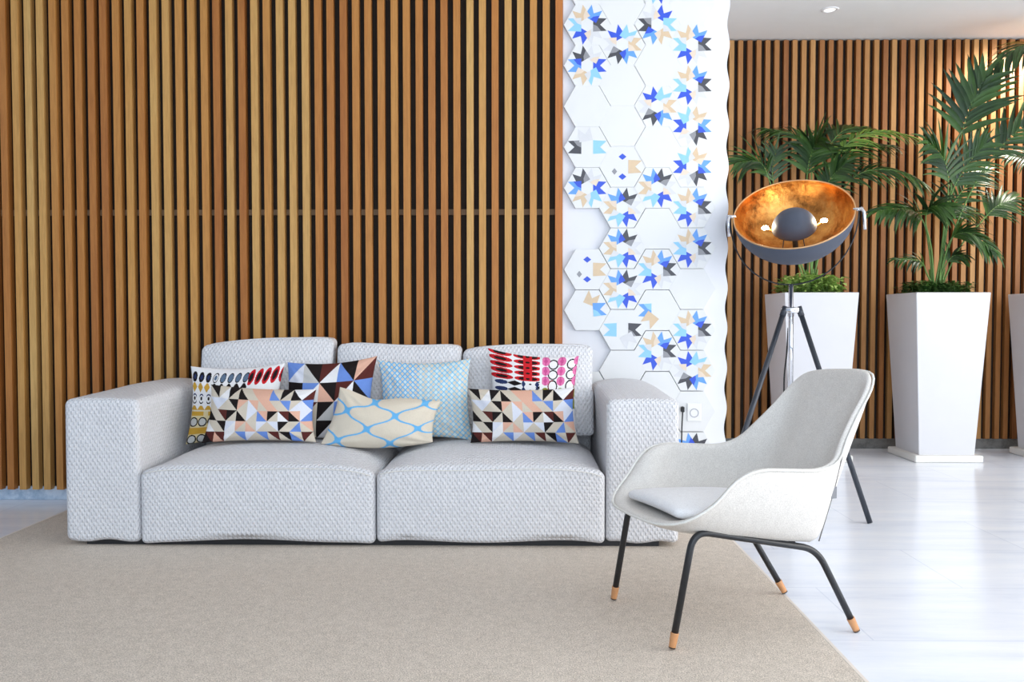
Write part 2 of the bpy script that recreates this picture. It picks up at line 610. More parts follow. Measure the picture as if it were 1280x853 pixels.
# ------------------------------------------------------------------ rug
xl = on(0, 675).x; xr = on(1083, 853).x
rg = empty('rug', ((xl + xr) / 2, 2.8, 0))
tag(rg, 'large greige woven rug with a pale bound edge under the sofa', 'rug')
hx = (xr - xl) / 2
bevel(MB().box((-hx + .012, -2.2 + .012, .0), (hx - .012, 2.26 - .012, .010)).build('pile', M['rug'], rg, smooth=False), .003, 2)
bd = MB()
for a, b in (((-hx, -2.2, 0), (-hx + .012, 2.26, .0095)), ((hx - .012, -2.2, 0), (hx, 2.26, .0095)), ((-hx, -2.2, 0), (hx, -2.188, .0095)), ((-hx, 2.248, 0), (hx, 2.26, .0095))):
    bd.box(a, b)
bd.build('border', M['rug_edge'], rg, smooth=False)

# ------------------------------------------------------------------ sofa
Y0 = 4.185
sofa = empty('sofa', (-.72, Y0 + .5, .010))
tag(sofa, 'white quilted two-seat sofa with wide square arms against the slat wall', 'sofa')
SO = sofa.location
XA, XB = at(80.5, 600, Y0).x, at(174, 600, Y0).x
XD, XE = at(757.5, 600, Y0).x, at(849, 600, Y0).x
ZA = at(120, 501, Y0).z
ZB = .030


def loc(x, y, z): return (x - SO.x, y - SO.y, z - SO.z)


def arm_shape(sgn):
    def fn(p, q):
        k = max(0, q.z)
        p.z += .045 * k * (1 - q.x ** 2) ** .5 * (.25 + .75 * min(1, (q.y + 1) / 1.2)) if abs(q.x) < 1 else 0
        p.x += -sgn * .012 * (1 - q.z ** 2) * (1 - q.y ** 2)
        if q.z < -.9: p.z += .006 * math.sin(q.x * 5 + sgn)
        return p
    return fn


arm_d = 1.0
for (a, b, s) in ((XA, XB, 1), (XD, XE, -1)):
    soft_box('arm', (b - a, arm_d, ZA - ZB), .028, M['sofa'], sofa, loc((a + b) / 2, Y0 + arm_d / 2, (ZA + ZB) / 2), 10, arm_shape(s))


def seat_shape(ph):
    def fn(p, q):
        k = max(0, (q.z + .2) / 1.2)
        gx = max(0, 1 - abs(q.x) ** 2.5); gy = max(0, 1 - abs(min(q.y * 1.0, 0)) ** 2.2)
        p.z += .068 * k * gx ** .95 * (gy * .92 + .0)
        p.z -= .026 * k * abs(q.x) ** 7 + .022 * k * abs(q.x) ** 10 * max(0, min(1, (q.y + 1) / .35))
        p.y -= .012 * (1 - q.z ** 2) * (1 - q.x ** 2) * (1 if q.y < 0 else 0)
        if q.z < -.85: p.z +=   .004 + .007 * math.sin(q.x * 4.2 + ph) - .013 * abs(q.x) ** 8
        return p
    return fn


XM = at(469.5, 600, Y0).x
Zs = at(300, 583, Y0).z
for (a, b, ph) in ((XB + .004, XM - .003, 1.9), (XM + .003, XD - .004, -1.2)):
    soft_box('seat', (b - a, .86, Zs - ZB), .03, M['sofa'], sofa, loc((a + b) / 2, Y0 + .43 - .012, (Zs + ZB) / 2), 16, seat_shape(ph))
    # the sewn seam along the front upper edge
    m = MB()
    pts = []
    for i in range(33):
        q = -1 + 2 * i / 32
        x = (a + b) / 2 + q * ((b - a) / 2 - .02)
        pts.append(loc(x, Y0 - .0205, Zs - .012 - .026 * abs(q) ** 7 + .004 * math.sin(q * 4)))
    m.tube(pts, .0022, 6)
    m.build('seam', M['piping'], sofa)
soft_box('backrest', (XD - XB - .01, .16, .64), .04, M['sofa'], sofa, loc((XB + XD) / 2, Y0 + .925, .36), 10)
bs = MB()
bs.box(loc(XA + .09, Y0 + .03, .010), loc(XE - .09, Y0 + .95, .06))
bs.build('plinth', M['black_metal'], sofa, smooth=False)

# loose back cushions
def back_cushion(px0, px1, pyl, pyr, label, Yc, lean, notch):
    x0, x1 = at(px0, 440, Yc + .06).x, at(px1, 440, Yc + .06).x
    zt_l, zt_r = at(px0, pyl, Yc + .06).z, at(px1, pyr, Yc + .06).z
    zbot = .462
    w = x1 - x0
    h = (zt_l + zt_r) / 2 - zbot
    o = empty('back_cushion', ((x0 + x1) / 2, Yc, zbot))
    tag(o, label, 'cushion', 'loose back cushions of the sofa')

    def fn(p, q):
        p.z += (zt_r - zt_l) / 2 * q.x * max(0, (q.z + 1) / 2)
        e = (1 - q.x ** 4) * (1 - q.z ** 4)
        p.y *= .62 + .42 * max(0, e)
        if q.z > 0: p.x *= 1 - .018 * (1 - q.z) ; p.z += notch * (math.cos(q.x * 3.0 + notch * 40) * .5) * q.z
        p.z -= .02 * max(0, q.z) * abs(q.x) ** 10
        p.y += (p.z + h / 2) * math.tan(lean)
        return p
    soft_box('cover', (w, .19, h), .026, M['sofa'], o, (0, 0, h / 2), 14, fn)
    pts = []
    for i in range(41):
        q = -1 + 2 * i / 40
        zz = h + (zt_r - zt_l) / 2 * q + notch * math.cos(q * 3.0 + notch * 40) * .5 - .02 * abs(q) ** 10
        pts.append((q * (w / 2 - .03), -.055 + h * math.tan(lean), zz - .003))
    MB().tube(pts, .003, 6).build('piping', M['sofa'], o)
    return o


back_cushion(252, 417, 429, 419, 'white back cushion behind the mustard and black pillow, against the left sofa arm', 4.875, .23, .012)
back_cushion(421.5, 577, 429.5, 431, 'middle white back cushion, behind the pale blue lattice pillow', 4.875, .23, -.012)
back_cushion(578.5, 741, 434, 429, 'white back cushion behind the red and pink pillow, against the right sofa arm', 4.875, .23, .010)

# ------------------------------------------------------------------ throw pillows
pal = dict(K=S(34, 28, 28), W=S(240, 238, 238), C=S(216, 204, 186), P=S(232, 182, 158), B=S(112, 146, 216), M=S(92, 44, 40), L=S(226, 228, 238), G=S(204, 202, 198))
pal['R'] = S(206, 36, 44); pal['Y'] = S(206, 160, 62); pal['N'] = S(46, 58, 98); pal['O'] = S(226, 120, 170); pal['E'] = S(148, 152, 54)
pal['D'] = S(120, 26, 34); pal['S'] = S(112, 186, 236); pal['H'] = S(228, 216, 196); pal['A'] = S(150, 204, 230); pal['F'] = S(222, 230, 226)


def from_grid(rows, nc):
    """rows: lists of cells 'x/ab' or 'x\\ab' as (diag, colour 1, colour 2)"""
    nr = len(rows)

    def fn(u, v):
        x = min(nc - 1e-6, max(0, u * nc)); y = min(nr - 1e-6, max(0, (1 - v) * nr))
        d, a, b = rows[int(y)][int(x)]
        fx, fy = x - int(x), y - int(y)
        if d == '/': return pal[a] if fx + fy < 1 else pal[b]           # upper left, lower right
        return pal[a] if fx > fy else pal[b]                            # upper right, lower left
    return fn


small_tri = from_grid([
    ['\\KC', '/CW', '/KC', '\\CK', '\\PC', '/PP', '\\CB', '/KC', '\\WK', '/WM'],
    ['\\LC', '/LC', '\\KC', '/PC', '\\PL', '\\PC', '\\CP', '\\BC', '/CL', '\\BL'],
    ['\\CK', '\\MC', '/KC', '\\CK', '/LC', '\\PB', '/KC', '\\MW', '\\PK', '/LB'],
    ['\\CW', '\\KC', '/LW', '/PC', '\\CP', '/LC', '\\LC', '/KC', '/CB', '\\PC'],
    ['\\MK', '\\MP', '/WC', '\\BC', '/LC', '\\BC', '\\MC', '\\KC', '\\CB', '/MC']], 10)
big_tri = from_grid([
    ['/BL', '\\KG', '/MW', '\\KB', '/PM'],
    ['/KK', '/BW', '\\KP', '/MW', '\\BK'],
    ['/WP', '/MC', '/KG', '/BW', '\\PM'],
    ['\\BK', '\\CK', '/KW', '\\PB', '/KC']], 5)


def ell(u, v, cu, cv, a, b): return ((u - cu) / a) ** 2 + ((v - cv) / b) ** 2


def folk_left(u, v):
    y = 1 - v
    W = pal['W']
    if u > .66:
        for cy, up_ in ((.13, 1), (.42, 0)):
            for k in range(5):
                cx = .685 + k * .082
                e = ell(u, y, cx + .012 * (cy < .3) * (.13 - y) * 8, cy, .036, .105)
                if e < .28: return pal['K']
                if e < .45: return pal['D']
                if e < 1: return pal['R']
        return W
    if y < .20:
        for k in range(9):
            cx = .05 + k * .083
            e = ell(u + (y - .125) * .12, y, cx, .125, .031, .068)
            if e < .25: return pal['N'] if k < 3 else S(96, 116, 140)
            if e < 1: return pal['K'] if k < 3 or e > .62 else (S(96, 116, 140) if k > 3 else W)
        return W
    if y < .335:
        k = int(u / .083)
        cx = (k + .5) * .083
        if abs(u - cx) / .036 + abs(y - .255) / .072 < 1: return pal['Y'] if u < .25 else pal['K']
        return W
    if y < .50:
        k = int(u / .095)
        cx = (k + .5) * .095
        e = ell(u, y, cx, .41, .034, .065)
        if .60 < e < 1.1 and abs(u - cx) < .026: return pal['N'] if y < .4 else pal['K']
        if ell(u, y, cx, .405, .013, .026) < 1: return pal['K']
        return W
    if y < .555:
        k = int(u / .095); cx = (k + .5) * .095
        return pal['Y'] if abs(u - cx) < .012 + (y - .495) * .6 else W
    if y < .575: return S(224, 214, 190)
    if y < .635: return pal['Y'] if abs((u - .10) / .085) < 1 or u > .24 else S(224, 206, 160)
    for cy in (.715, .945):
        k = int(u / .118)
        e = ell(u, y, (k + .5) * .118, cy, .056, .062)
        if e < .58: return S(200, 200, 196)
        if e < 1.05: return pal['K']
    if .79 < y < .875: return pal['Y']
    return S(220, 204, 160)


def folk_right(u, v):
    y = 1 - v
    W = pal['W']
    if u < .575:
        u, y = u * 1.105, y / .72
        if y < .42:
            for (cx, a) in ((.14, .15), (.48, .175)):
                for k in range(5):
                    cy = .015 + k * .092
                    e = ell(u, y, cx, cy, a, .043)
                    if cx > .3 and abs(u - cx) < .055 and abs(y - cy) < .05: return pal['R'] if ell(u, y, cx, cy, .028, .016) > 1 else pal['K']
                    if cx > .3:
                        if e < 1: return pal['K'] if .10 < abs(u - cx) / a * abs(u - cx) / a * 2 < .9 and e < .5 else (pal['D'] if e < .5 else pal['R'])
                    elif e < 1: return pal['K'] if e < .28 else pal['R']
            return W
        row = (y - .42) / .105
        k = int(row); fy = row - k - .5
        if u < .21:
            e = ell(u, fy, .13, 0, .09, .32)
            return pal['N'] if e < 1 else W
        if u < .40:
            return pal['K'] if abs(u - .305) / .105 + abs(fy) / .42 < 1 else W
        e = ell(u, fy, .51, .5 if fy > 0 else -.5, .055, .38)
        if abs(abs(u - .51) - .09) < .03 * (1 - abs(fy) * 1.6): return pal['N']
        if ell(u, fy, .51, 0, .018, .12) < 1: return pal['K']
        if u > .58 and abs(abs(fy) - .5) < (u - .57) * 4: return pal['K']
        return W
    if u < .60: return W
    for cx in (.64, .82, 1.0):
        for k, cy in enumerate((.05, .17, .29, .43, .57)):
            e = ell(u, y, cx, cy, .048, .056)
            if e < 1:
                if k >= 3: return pal['E'] if (e * 3.2) % 1 < .7 else S(110, 116, 40)
                return pal['O'] if e > .18 and abs(u - cx) > .008 else S(206, 84, 146)
    for cx in (.725, .935):
        for k, (cy, b) in enumerate(((.09, .062), (.215, .060), (.355, .078), (.51, .07))):
            e = ell(u, y, cx, cy, .058, b)
            if .58 < e < 1: return pal['K'] if (u > cx) == (cx < .8) or k < 2 else pal['D']
    return W


def ogee(u, v):
    # a lattice of sagging ribbons meeting in knots
    x, y = u * 4.9, (1 - v) * 2.95
    a = (y + .62 * x * .5 + .30) / 1.0
    a, b = (x * .42 + y * .62 + .1), (x * .42 - y * .62 + .35)
    fa, fb = a - round(a), b - round(b)
    ka = .035 + .085 * max(0, 1 - abs(fb) * 4.2) ** 2
    kb = .035 + .085 * max(0, 1 - abs(fa) * 4.2) ** 2
    sa = fa + .05 * math.sin(2 * PI * b); sb = fb + .05 * math.sin(2 * PI * a)
    if abs(sa) < ka or abs(sb) < kb: return pal['S']
    return pal['H']


def fine_net(u, v):
    x, y = u * 17, (1 - v) * 15
    a, b = x + y * .95, x - y * .95
    fa, fb = a - round(a), b - round(b)
    w = .13
    if abs(fa) < w and abs(fb) < w: return pal['S']
    if abs(fa) < w or abs(fb) < w: return pal['A'] if u > .45 else pal['S']
    return pal['H'] if (int(round(a - .5)) + int(round(b - .5))) % 3 else pal['F']


def colour_mat(name):
    m, nt, b = nodes(name)
    at_ = N(nt, 'ShaderNodeVertexColor'); at_.layer_name = 'print'
    v = coords(nt)
    f = noise(nt, v, 300, 2)
    mx = N(nt, 'ShaderNodeMixRGB', blend_type='MULTIPLY'); mx.inputs['Fac'].default_value = .25
    nt.links.new(at_.outputs['Color'], mx.inputs[1]); nt.links.new(ramp(nt, f, [(.3, (.7, .7, .7, 1)), (.6, (1, 1, 1, 1))]), mx.inputs[2])
    nt.links.new(mx.outputs[0], b.inputs['Base Color'])
    b.inputs['Roughness'].default_value = .85; b.inputs['Specular IOR Level'].default_value = .15
    h = math_(nt, 'ADD', math_(nt, 'MULTIPLY', f, .25), noise(nt, v, 14, 3))
    bump(nt, b, h, .35, .012)
    return m


M['print'] = colour_mat('printed cotton')


def pillow(label, bl, br, tl, tr, Y, t, lean, fn, back, group=None, nx=150, ny=110, pinch=.045, sag=0., topdip=0., yaw=0.):
    q = [at(p[0], p[1], Y) for p in (bl, br, tl, tr)]
    cx = sum(p.x for p in q) / 4; zb_ = min(q[0].z, q[1].z)
    o_loc = Vector((cx, Y, zb_))
    q = [Vector((p.x - cx, 0, p.z - zb_)) for p in q]
    tn = math.tan(lean)
    V, Fc, Cc = [], [], []
    ids = {}
    phs = (bl[0] * .37) % 6.28

    def vert(i, j, side):
        edge_ = i in (0, nx) or j in (0, ny)
        key = (i, j, 0 if edge_ else side)
        if key in ids: return ids[key]
        a, b = -1 + 2 * i / nx, -1 + 2 * j / ny
        u, w = i / nx, j / ny
        pu = .5 + (u - .5) * (1 - pinch * 2 * (1 - b * b)); pw = .5 + (w - .5) * (1 - pinch * 2.4 * (1 - a * a))
        p = (q[0] * (1 - pu) + q[1] * pu) * (1 - pw) + (q[2] * (1 - pu) + q[3] * pu) * pw
        p.z -= sag * (1 - a * a) * (1 - w) - 0
        p.z -= topdip * math.exp(-((a + .3) / .4) ** 2) * w ** 3
        th = t * .68 * max(0, (1 - abs(a) ** 2.3)) ** .62 * max(0, (1 - abs(b) ** 2.3)) ** .62
        for (ca, cb) in ((-1, -1), (1, -1), (-1, 1), (1, 1)):          # creases running in from the corners
            da, db = (a - ca) * ca * -1, (b - cb) * cb * -1
            rr_ = math.hypot(da, db); an = math.atan2(db, da)
            th += .0042 * math.sin(an * 11 + phs + ca) * math.exp(-((rr_ - .5) / .32) ** 2) * (1 - a ** 6) * (1 - b ** 6)
        th += .005 * math.sin(a * 5 + phs) * math.sin(b * 4 + 2 + phs) * (1 - a * a) * (1 - b * b)
        y = p.z * tn - p.x * math.tan(yaw) + (-th if side == 0 else th)
        V.append(Vector((p.x, y, p.z)))
        ids[key] = len(V) - 1
        return ids[key]
    for side in (0, 1):
        for i in range(nx):
            for j in range(ny):
                f_ = (vert(i, j, side), vert(i + 1, j, side), vert(i + 1, j + 1, side), vert(i, j + 1, side))
                if side: f_ = tuple(reversed(f_))
                Fc.append(f_)
                c = fn((i + .5) / nx, (j + .5) / ny) if side == 0 else back
                Cc += [c] * 4
    o = obj('throw_pillow', V, Fc, M['print'], None, True, loc=o_loc)
    ca = o.data.color_attributes.new('print', 'FLOAT_COLOR', 'CORNER')
    flat = []
    for c in Cc: flat += list(c)
    ca.data.foreach_set('color', flat)
    tag(o, label, 'pillow', group)
    return o


cream = pal['C']
pillow('pillow with mustard and black folk print and a red corner, beside the left sofa arm', (232, 556), (348, 556), (231, 459), (351, 454.5), 4.69, .115, .20, folk_left, cream, nx=240, ny=210)
pillow('square pillow with large black, maroon and pink triangles left of the blue lattice pillow', (350, 553), (464, 554), (354, 454), (468, 446), 4.69, .115, .20, big_tri, pal['W'], nx=230, ny=230)
pillow('square pale blue pillow with a fine diamond net, in the middle of the sofa', (473, 553), (591, 551), (469, 451), (587, 449), 4.69, .115, .20, fine_net, cream, nx=240, ny=200)
pillow('square pillow with red ellipses and pink circles near the right sofa arm', (611, 552), (722, 552), (609, 436), (725, 446), 4.69, .115, .20, folk_right, pal['W'], nx=260, ny=260)
pillow('small-triangle patchwork lumbar pillow leaning on the mustard and black pillow', (252, 554), (395, 553), (258, 482), (392, 488), 4.535, .12, .22, small_tri, cream, nx=300, ny=180, pinch=.035)
pillow('beige lumbar pillow with sky blue ribbon lattice, over the gap between the two seats', (401, 555), (541, 553), (421, 485), (550, 503), 4.535, .13, .26, ogee, cream, nx=200, ny=130, sag=.035, topdip=.03, pinch=.03)
pillow('small-triangle patchwork lumbar pillow in front of the red and pink pillow', (588, 554), (724, 555), (584, 487), (719, 486), 4.535, .12, .22, small_tri, cream, nx=300, ny=180, pinch=.035)

# ------------------------------------------------------------------ armchair
NF, NR, FF, FR = on(840, 813, .01), on(1071, 791), on(767, 751, .01), on(981, 743, .01)
cc = (NF + NR + FF + FR) / 4 + Vector((-.012, 0, 0))
rdir = ((NR - NF) + (FR - FF)).normalized()
ang = math.atan2(rdir.y, rdir.x) + math.radians(8)
chair = empty('armchair', (cc.x, cc.y, 0), ang)
tag(chair, 'off-white upholstered bucket armchair with slim black legs, standing on the rug edge', 'armchair')
Rz = Matrix.Rotation(-ang, 3, 'Z')
L = lambda p: Rz @ (p - cc)
nf, nr, ff, fr = L(NF), L(NR), L(FF), L(FR)
SQ = .94
rim = [(-.395, 0, .418), (-.385, -.17, .422), (-.335, -.275, .446), (-.255, -.325, .505), (-.185, -.345, .580), (-.10, -.352, .612), (.03, -.348, .606), (.15, -.34, .600), (.235, -.322, .625),
       (.295, -.288, .690), (.368, -.258, .770), (.434, -.240, .845), (.476, -.195, .897), (.492, -.10, .912), (.496, 0, .914)]
bot = [(-.335, 0, .378), (-.315, -.13, .378), (-.275, -.19, .376), (-.22, -.225, .372), (-.15, -.245, .366), (-.07, -.255, .358), (.03, -.258, .342), (.12, -.255, .328), (.185, -.24, .318),
       (.215, -.22, .309), (.238, -.19, .304), (.252, -.15, .301), (.259, -.11, .300), (.262, -.06, .300), (.263, 0, .300)]
inn = [(-.300, 0, .418), (-.285, -.12, .418), (-.25, -.17, .418), (-.20, -.205, .418), (-.14, -.23, .418), (-.07, -.243, .416), (.03, -.25, .414), (.11, -.245, .418), (.155, -.225, .414),
       (.175, -.20, .412), (.188, -.17, .41), (.196, -.13, .41), (.20, -.095, .41), (.203, -.05, .41), (.204, 0, .41)]
NH = 43


def half_ring(pts): return [Vector((p.x, p.y * SQ, p.z)) for p in cat(pts, NH)]


def lean_(p): return Vector((p.x, p.y, p.z - .055 * p.y * max(0, (p.z - .62) / .29)))
def full(h): return [lean_(p) for p in h] + [lean_(Vector((p.x, -p.y, p.z))) for p in reversed(h[1:-1])]


rim_h, bot_h, inn_h = half_ring(rim), half_ring(bot), half_ring(inn)
cen = Vector((-.02, 0, .5))


def inward(p, d, dz=0.0):
    q = Vector((p.x - cen.x, p.y, 0)); q.normalize()
    return Vector((p.x - q.x * d, p.y - q.y * d, p.z + dz))


rings = []
mixv = lambda a, b, t: a * (1 - t) + b * t
ctr_b = [mixv(p, Vector((-.02, 0, .348)), .6) for p in bot_h]
rings.append(ctr_b)
rings.append([mixv(p, Vector((-.02, 0, .348)), .12) + Vector((0, 0, -.004)) for p in bot_h])
rings.append([p + Vector((0, 0, .012)) for p in [inward(p, -.012) for p in bot_h]])
for t, bul in ((.25, .022), (.5, .026), (.75, .016)):
    rr = []
    for a, b in zip(bot_h, rim_h):
        hgt = (b.z - a.z)
        p = mixv(a, b, t)
        k = bul * min(1, hgt / .2)
        # the side panels stand steeper low down, the back runs straight
        side = max(0, min(1, abs(a.y) / .2)) * (1 if a.x < .17 else .35)
        p = inward(p, -k * side - (0.0))
        rr.append(p)
    rings.append(rr)
rings.append([p + Vector((0, 0, -.012)) for p in rim_h])
rings.append([inward(p, .007, .002) for p in rim_h])
fr_ = lambda p: max(0, min(1, (-.06 - p.x) / .2))
lo_ = lambda p: max(0, min(1, (p.z - .42) / .1))
rings.append([inward(p, .022 + .016 * fr_(p), .003 * fr_(p)) for p in rim_h])
rings.append([inward(p, .031 + .024 * fr_(p), -.016 * lo_(p) - .002) for p in rim_h])
for t in (.3, .6, .85):
    rr = []
    for a, b in zip(rim_h, inn_h):
        a2 = inward(a, .031 + .024 * fr_(a), -.016 * lo_(a) - .002)
        p = mixv(a2, b, t)
        hgt = max(0, a.z - b.z)
        p = inward(p, -.03 * min(1, hgt / .2) * math.sin(PI * t) * (.15 + .85 * max(0, min(1, (abs(a.y) - .10) / .16))) * (1 - fr_(a)))
        rr.append(p)
    rings.append(rr)
rings.append(inn_h)
rings.append([mixv(p, Vector((-.05, 0, .408)), .4) + Vector((0, 0, -.006)) for p in inn_h])
rings.append([mixv(p, Vector((-.05, 0, .408)), .8) + Vector((0, 0, -.006)) for p in inn_h])
V, Fc = [], []
FR_ = [full(r) for r in rings]
nn = len(FR_[0])
for r in FR_: V += r
for i in range(len(FR_) - 1):
    for k in range(nn):
        Fc.append((i * nn + k, (i + 1) * nn + k, (i + 1) * nn + (k + 1) % nn, i * nn + (k + 1) % nn))
Fc.append(tuple(range(nn)))
Fc.append(tuple(reversed([(len(FR_) - 1) * nn + k for k in range(nn)])))
sh = subsurf(obj('shell', V, Fc, M['chair_fabric'], chair), 1)
pp = full([inward(p, -.001, -.004) for p in rim_h])
MB().tube(pp + [pp[0]], .0042, 8, cap=False).build('piping', M['piping'], chair)
# rear corner seam with its zip
k0 = [i for i, p in enumerate(rim_h) if p.x > .235][0]
kk = min(range(NH), key=lambda i: abs(bot_h[i].x - .228))
tag_p = None
for sg in (-1, 1):
    sm = []
    cols = rings[2:7]
    for i in range(17):
        t = i / 16
        kx = kk + (k0 - kk) * t
        lv = t * 4; l0 = min(3, int(lv)); k1 = int(kx); k2 = min(NH - 1, k1 + 1)
        pa = mixv(cols[l0][k1], cols[l0][k2], kx - k1); pb = mixv(cols[l0 + 1][k1], cols[l0 + 1][k2], kx - k1)
        p = inward(mixv(pa, pb, lv - l0), -.0005)
        sm.append(Vector((p.x, p.y * -sg, p.z)))
        if sg < 0 and i == 8: tag_p = inward(p, -.002)
    MB().tube(sm, .0024, 6).build('zip', M['zip'], chair)
tg = MB()
tp = Vector((tag_p.x, -abs(tag_p.y), tag_p.z))
tg.box((tp.x - .018, tp.y - .007, tp.z - .021), (tp.x + .006, tp.y - .003, tp.z + .021))
o = bevel(tg.build('label_tag', M['grey_tag'], chair, smooth=False), .002, 2)

# loose seat pad
def pad_shape(p, q):
    w = 1 - .14 * max(0, q.x) ** 2
    p.y *= w * (1 - .10 * max(0, -q.x) ** 4)
    e = max(0, 1 - abs(q.x) ** 3) * max(0, 1 - abs(q.y) ** 3)
    p.z *= .55 + .55 * e
    p.z += -.012 * q.x + .008 * (1 - q.y ** 2)
    return p


soft_box('seat_pad', (.48, .44 * SQ, .062), .03, M['chair_cushion'], chair, (-.085, 0, .437), 16, pad_shape)

# legs: one bent tube on each side, with pale wooden tips
TR = .0118
for (f_, r_, s) in ((nf, nr, -1), (ff, fr, 1)):
    z0 = .0165
    A = Vector((f_.x, f_.y, z0)); B = Vector((r_.x, r_.y, z0 if s > 0 else .005))
    b1 = Vector((-.286, s * .232, .404)); b2 = Vector((.212, s * .222, .298))
    pts = fillet([A, b1, b2, B], .065, 10)
    # shift the rail just under the shell
    MB().tube(pts, TR, 14).build('leg_frame', M['black_metal'], chair)
    for (foot, nxt) in ((A, b1), (B, b2)):
        d = (nxt - foot).normalized()
        MB().tube([foot, foot + d * .004, foot + d * .05, foot + d * .052], [.0098, .0118, .0142, .0142], 14).build('foot_tip', M['copper_tip'], chair)
for x in (-.20, .12):
    z = .404 + (x + .286) / .498 * (.298 - .404)
    MB().tube([(x, -.225, z), (x, -.19, z + .02), (x, -.1, z + .03), (x, .1, z + .03), (x, .19, z + .02), (x, .225, z)], .009, 10).build('cross_bar', M['black_metal'], chair)

# ------------------------------------------------------------------ floor lamp
RF = on(1087.5, 655); LF = on(893, 655)
YL = (RF.y + LF.y) / 2 + .26
HUB = at(988.5, 388, YL)
lamp = empty('floor_lamp', (HUB.x, YL, 0))
tag(lamp, 'tripod floor lamp with a big grey bowl shade lined in gold leaf', 'floor lamp')
LO = Vector((HUB.x, YL, 0))
hz = HUB.z
third = Vector((at(988.5, 500, YL + .46).x, YL + .46, 0))
for ft in (LF, RF, third):
    ft = Vector((ft.x, ft.y, 0)) - LO
    d = Vector((ft.x, ft.y, 0)).normalized()
    top = Vector((d.x * .05, d.y * .05, hz))
    MB().tube([ft + Vector((0, 0, .004)), ft * .5 + top * .5, top], .0145, 14).build('leg', M['lamp_leg'], lamp)
    MB().tube([top - (ft - top).normalized() * .02, top + (ft - top).normalized() * .035], .017, 14).build('leg_collar', M['lamp_leg'], lamp)
hb = MB()
hb.lathe([(0, -.016), (.052, -.016), (.055, -.012), (.055, .012), (.052, .016), (0, .016)], 32, M=Matrix.Translation((0, 0, hz)))
hb.build('hub', M['chrome'], lamp)
ptop = at(990, 356, YL).z
MB().tube([(0, 0, .62), (0, 0, ptop)], .0135, 16).build('pole', M['chrome'], lamp)
# tilted bowl
BC = at(991.5, 266.5, YL) - LO
RB = 72.5 * YL / 1100
tilt = math.radians(42)                 # from straight up towards the viewer
roll = math.radians(1.0)
MBOWL = Matrix.Translation(BC) @ Matrix.Rotation(math.radians(-21), 4, 'Z') @ Matrix.Rotation(-roll, 4, 'Y') @ Matrix.Rotation(tilt, 4, 'X')
DEP = RB * .80
prof_o = [(RB * math.sin(PI / 2 * t), -DEP * math.cos(PI / 2 * t)) for t in [i / 24 for i in range(25)]]
prof_o[0] = (.0005, -DEP)
MB().lathe(prof_o, 72, M=MBOWL).build('shade', M['lamp_grey'], lamp)
prof_i = [((RB - .006) * math.sin(PI / 2 * t), -(DEP - .006) * math.cos(PI / 2 * t)) for t in [1 - i / 24 for i in range(25)]]
prof_i[-1] = (.0005, -(DEP - .006))
MB().lathe(prof_i, 72, M=MBOWL).build('gold_lining', M['gold'], lamp)
MB().lathe([(RB - .007, -.002), (RB - .006, .003), (RB, .003), (RB + .001, -.002)], 72, M=MBOWL, closed=True).build('rim', plain('brass rim', S(214, 168, 120), .3, .6), lamp)
# bulb behind its dome cover
cv = MB()
RC = .123 * (YL / 5.0)
MC = MBOWL @ Matrix.Translation((0, 0, -DEP + .160))
cv.lathe([(RC * math.sin(PI / 2 * t) if t else .0004, RC * .92 * math.cos(PI / 2 * t)) for t in [i / 16 for i in range(17)]] + [(RC * .96, -.004), (.0004, -.004)], 48, M=MC)
cv.build('bulb_cover', M['lamp_grey'], lamp)
for k in (0, 1, 2):
    a = math.radians(-118 + k * 120) if k != 1 else math.radians(-62)
    if k == 2: a = math.radians(90)
    p0 = MC @ Vector((RC * .9 * math.cos(a), RC * .9 * math.sin(a), -.002)); rr_ = RC * 1.2
    rb_ = min(rr_, RB * .9)
    zi = -(DEP - .006) * math.sqrt(1 - (rb_ / (RB - .006)) ** 2)
    p1 = MBOWL @ Vector((rb_ * math.cos(a), rb_ * math.sin(a), zi + .002))
    MB().tube([p0, p1], .0028, 8).build('cover_rod', M['black_metal'], lamp)
for sg in (-1, 1):
    MBU = MBOWL @ Matrix.Translation((sg * .160, sg * .02 + .022, -DEP + .170)) @ Matrix.Rotation(sg * PI / 2, 4, 'Y')
    MB().lathe([(.0004, -.020), (.008, -.018), (.012, -.008), (.012, .008), (.008, .016), (.0004, .019)], 20, M=MBU).build('bulb', M['bulb'], lamp)
    MB().tube([MBOWL @ Vector((0, 0, -DEP + .07)), MBOWL @ Vector((sg * .09, sg * .011 + .012, -DEP + .125)), MBOWL @ Vector((sg * .142, sg * .018 + .02, -DEP + .160))], .006, 12).build('bulb_holder', M['gold'], lamp)
MB().lathe([(.016, 0), (.016, .085), (.0004, .085)], 20, M=MBOWL @ Matrix.Translation((0, 0, -DEP + .004))).build('bulb_socket', M['black_metal'], lamp)
# yoke, pivots and handles
piv_r = MBOWL @ Vector((RB + .016, 0, 0)); piv_l = MBOWL @ Vector((-RB - .016, 0, 0))
ym = []
for i in range(37):
    a = PI * i / 36
    c0 = (piv_l + piv_r) / 2
    hw = (piv_r - piv_l) / 2
    ym.append(c0 - hw * math.cos(a) + Vector((0, .0, -(c0.z - ptop)) ) * math.sin(a) ** .92 + Vector((-c0.x, -c0.y, 0)) * math.sin(a))
MB().tube(ym, .0042, 8).build('yoke', M['black_metal'], lamp)
for p, s in ((piv_l, -1), (piv_r, 1)):
    ax = (piv_r - piv_l).normalized() * s
    MB().tube([p - ax * .03, p + ax * .022], .009, 12).build('pivot', M['chrome'], lamp)
    hd = [p + ax * .018 + Vector((-.012 * s, 0, .006)), p + ax * .018 + Vector((.004, -.01, -.02)), p + ax * .018 + Vector((.006, -.02, -.115))]
    MB().tube(hd, [.011, .010, .009], 12).build('handle', M['chrome'], lamp)
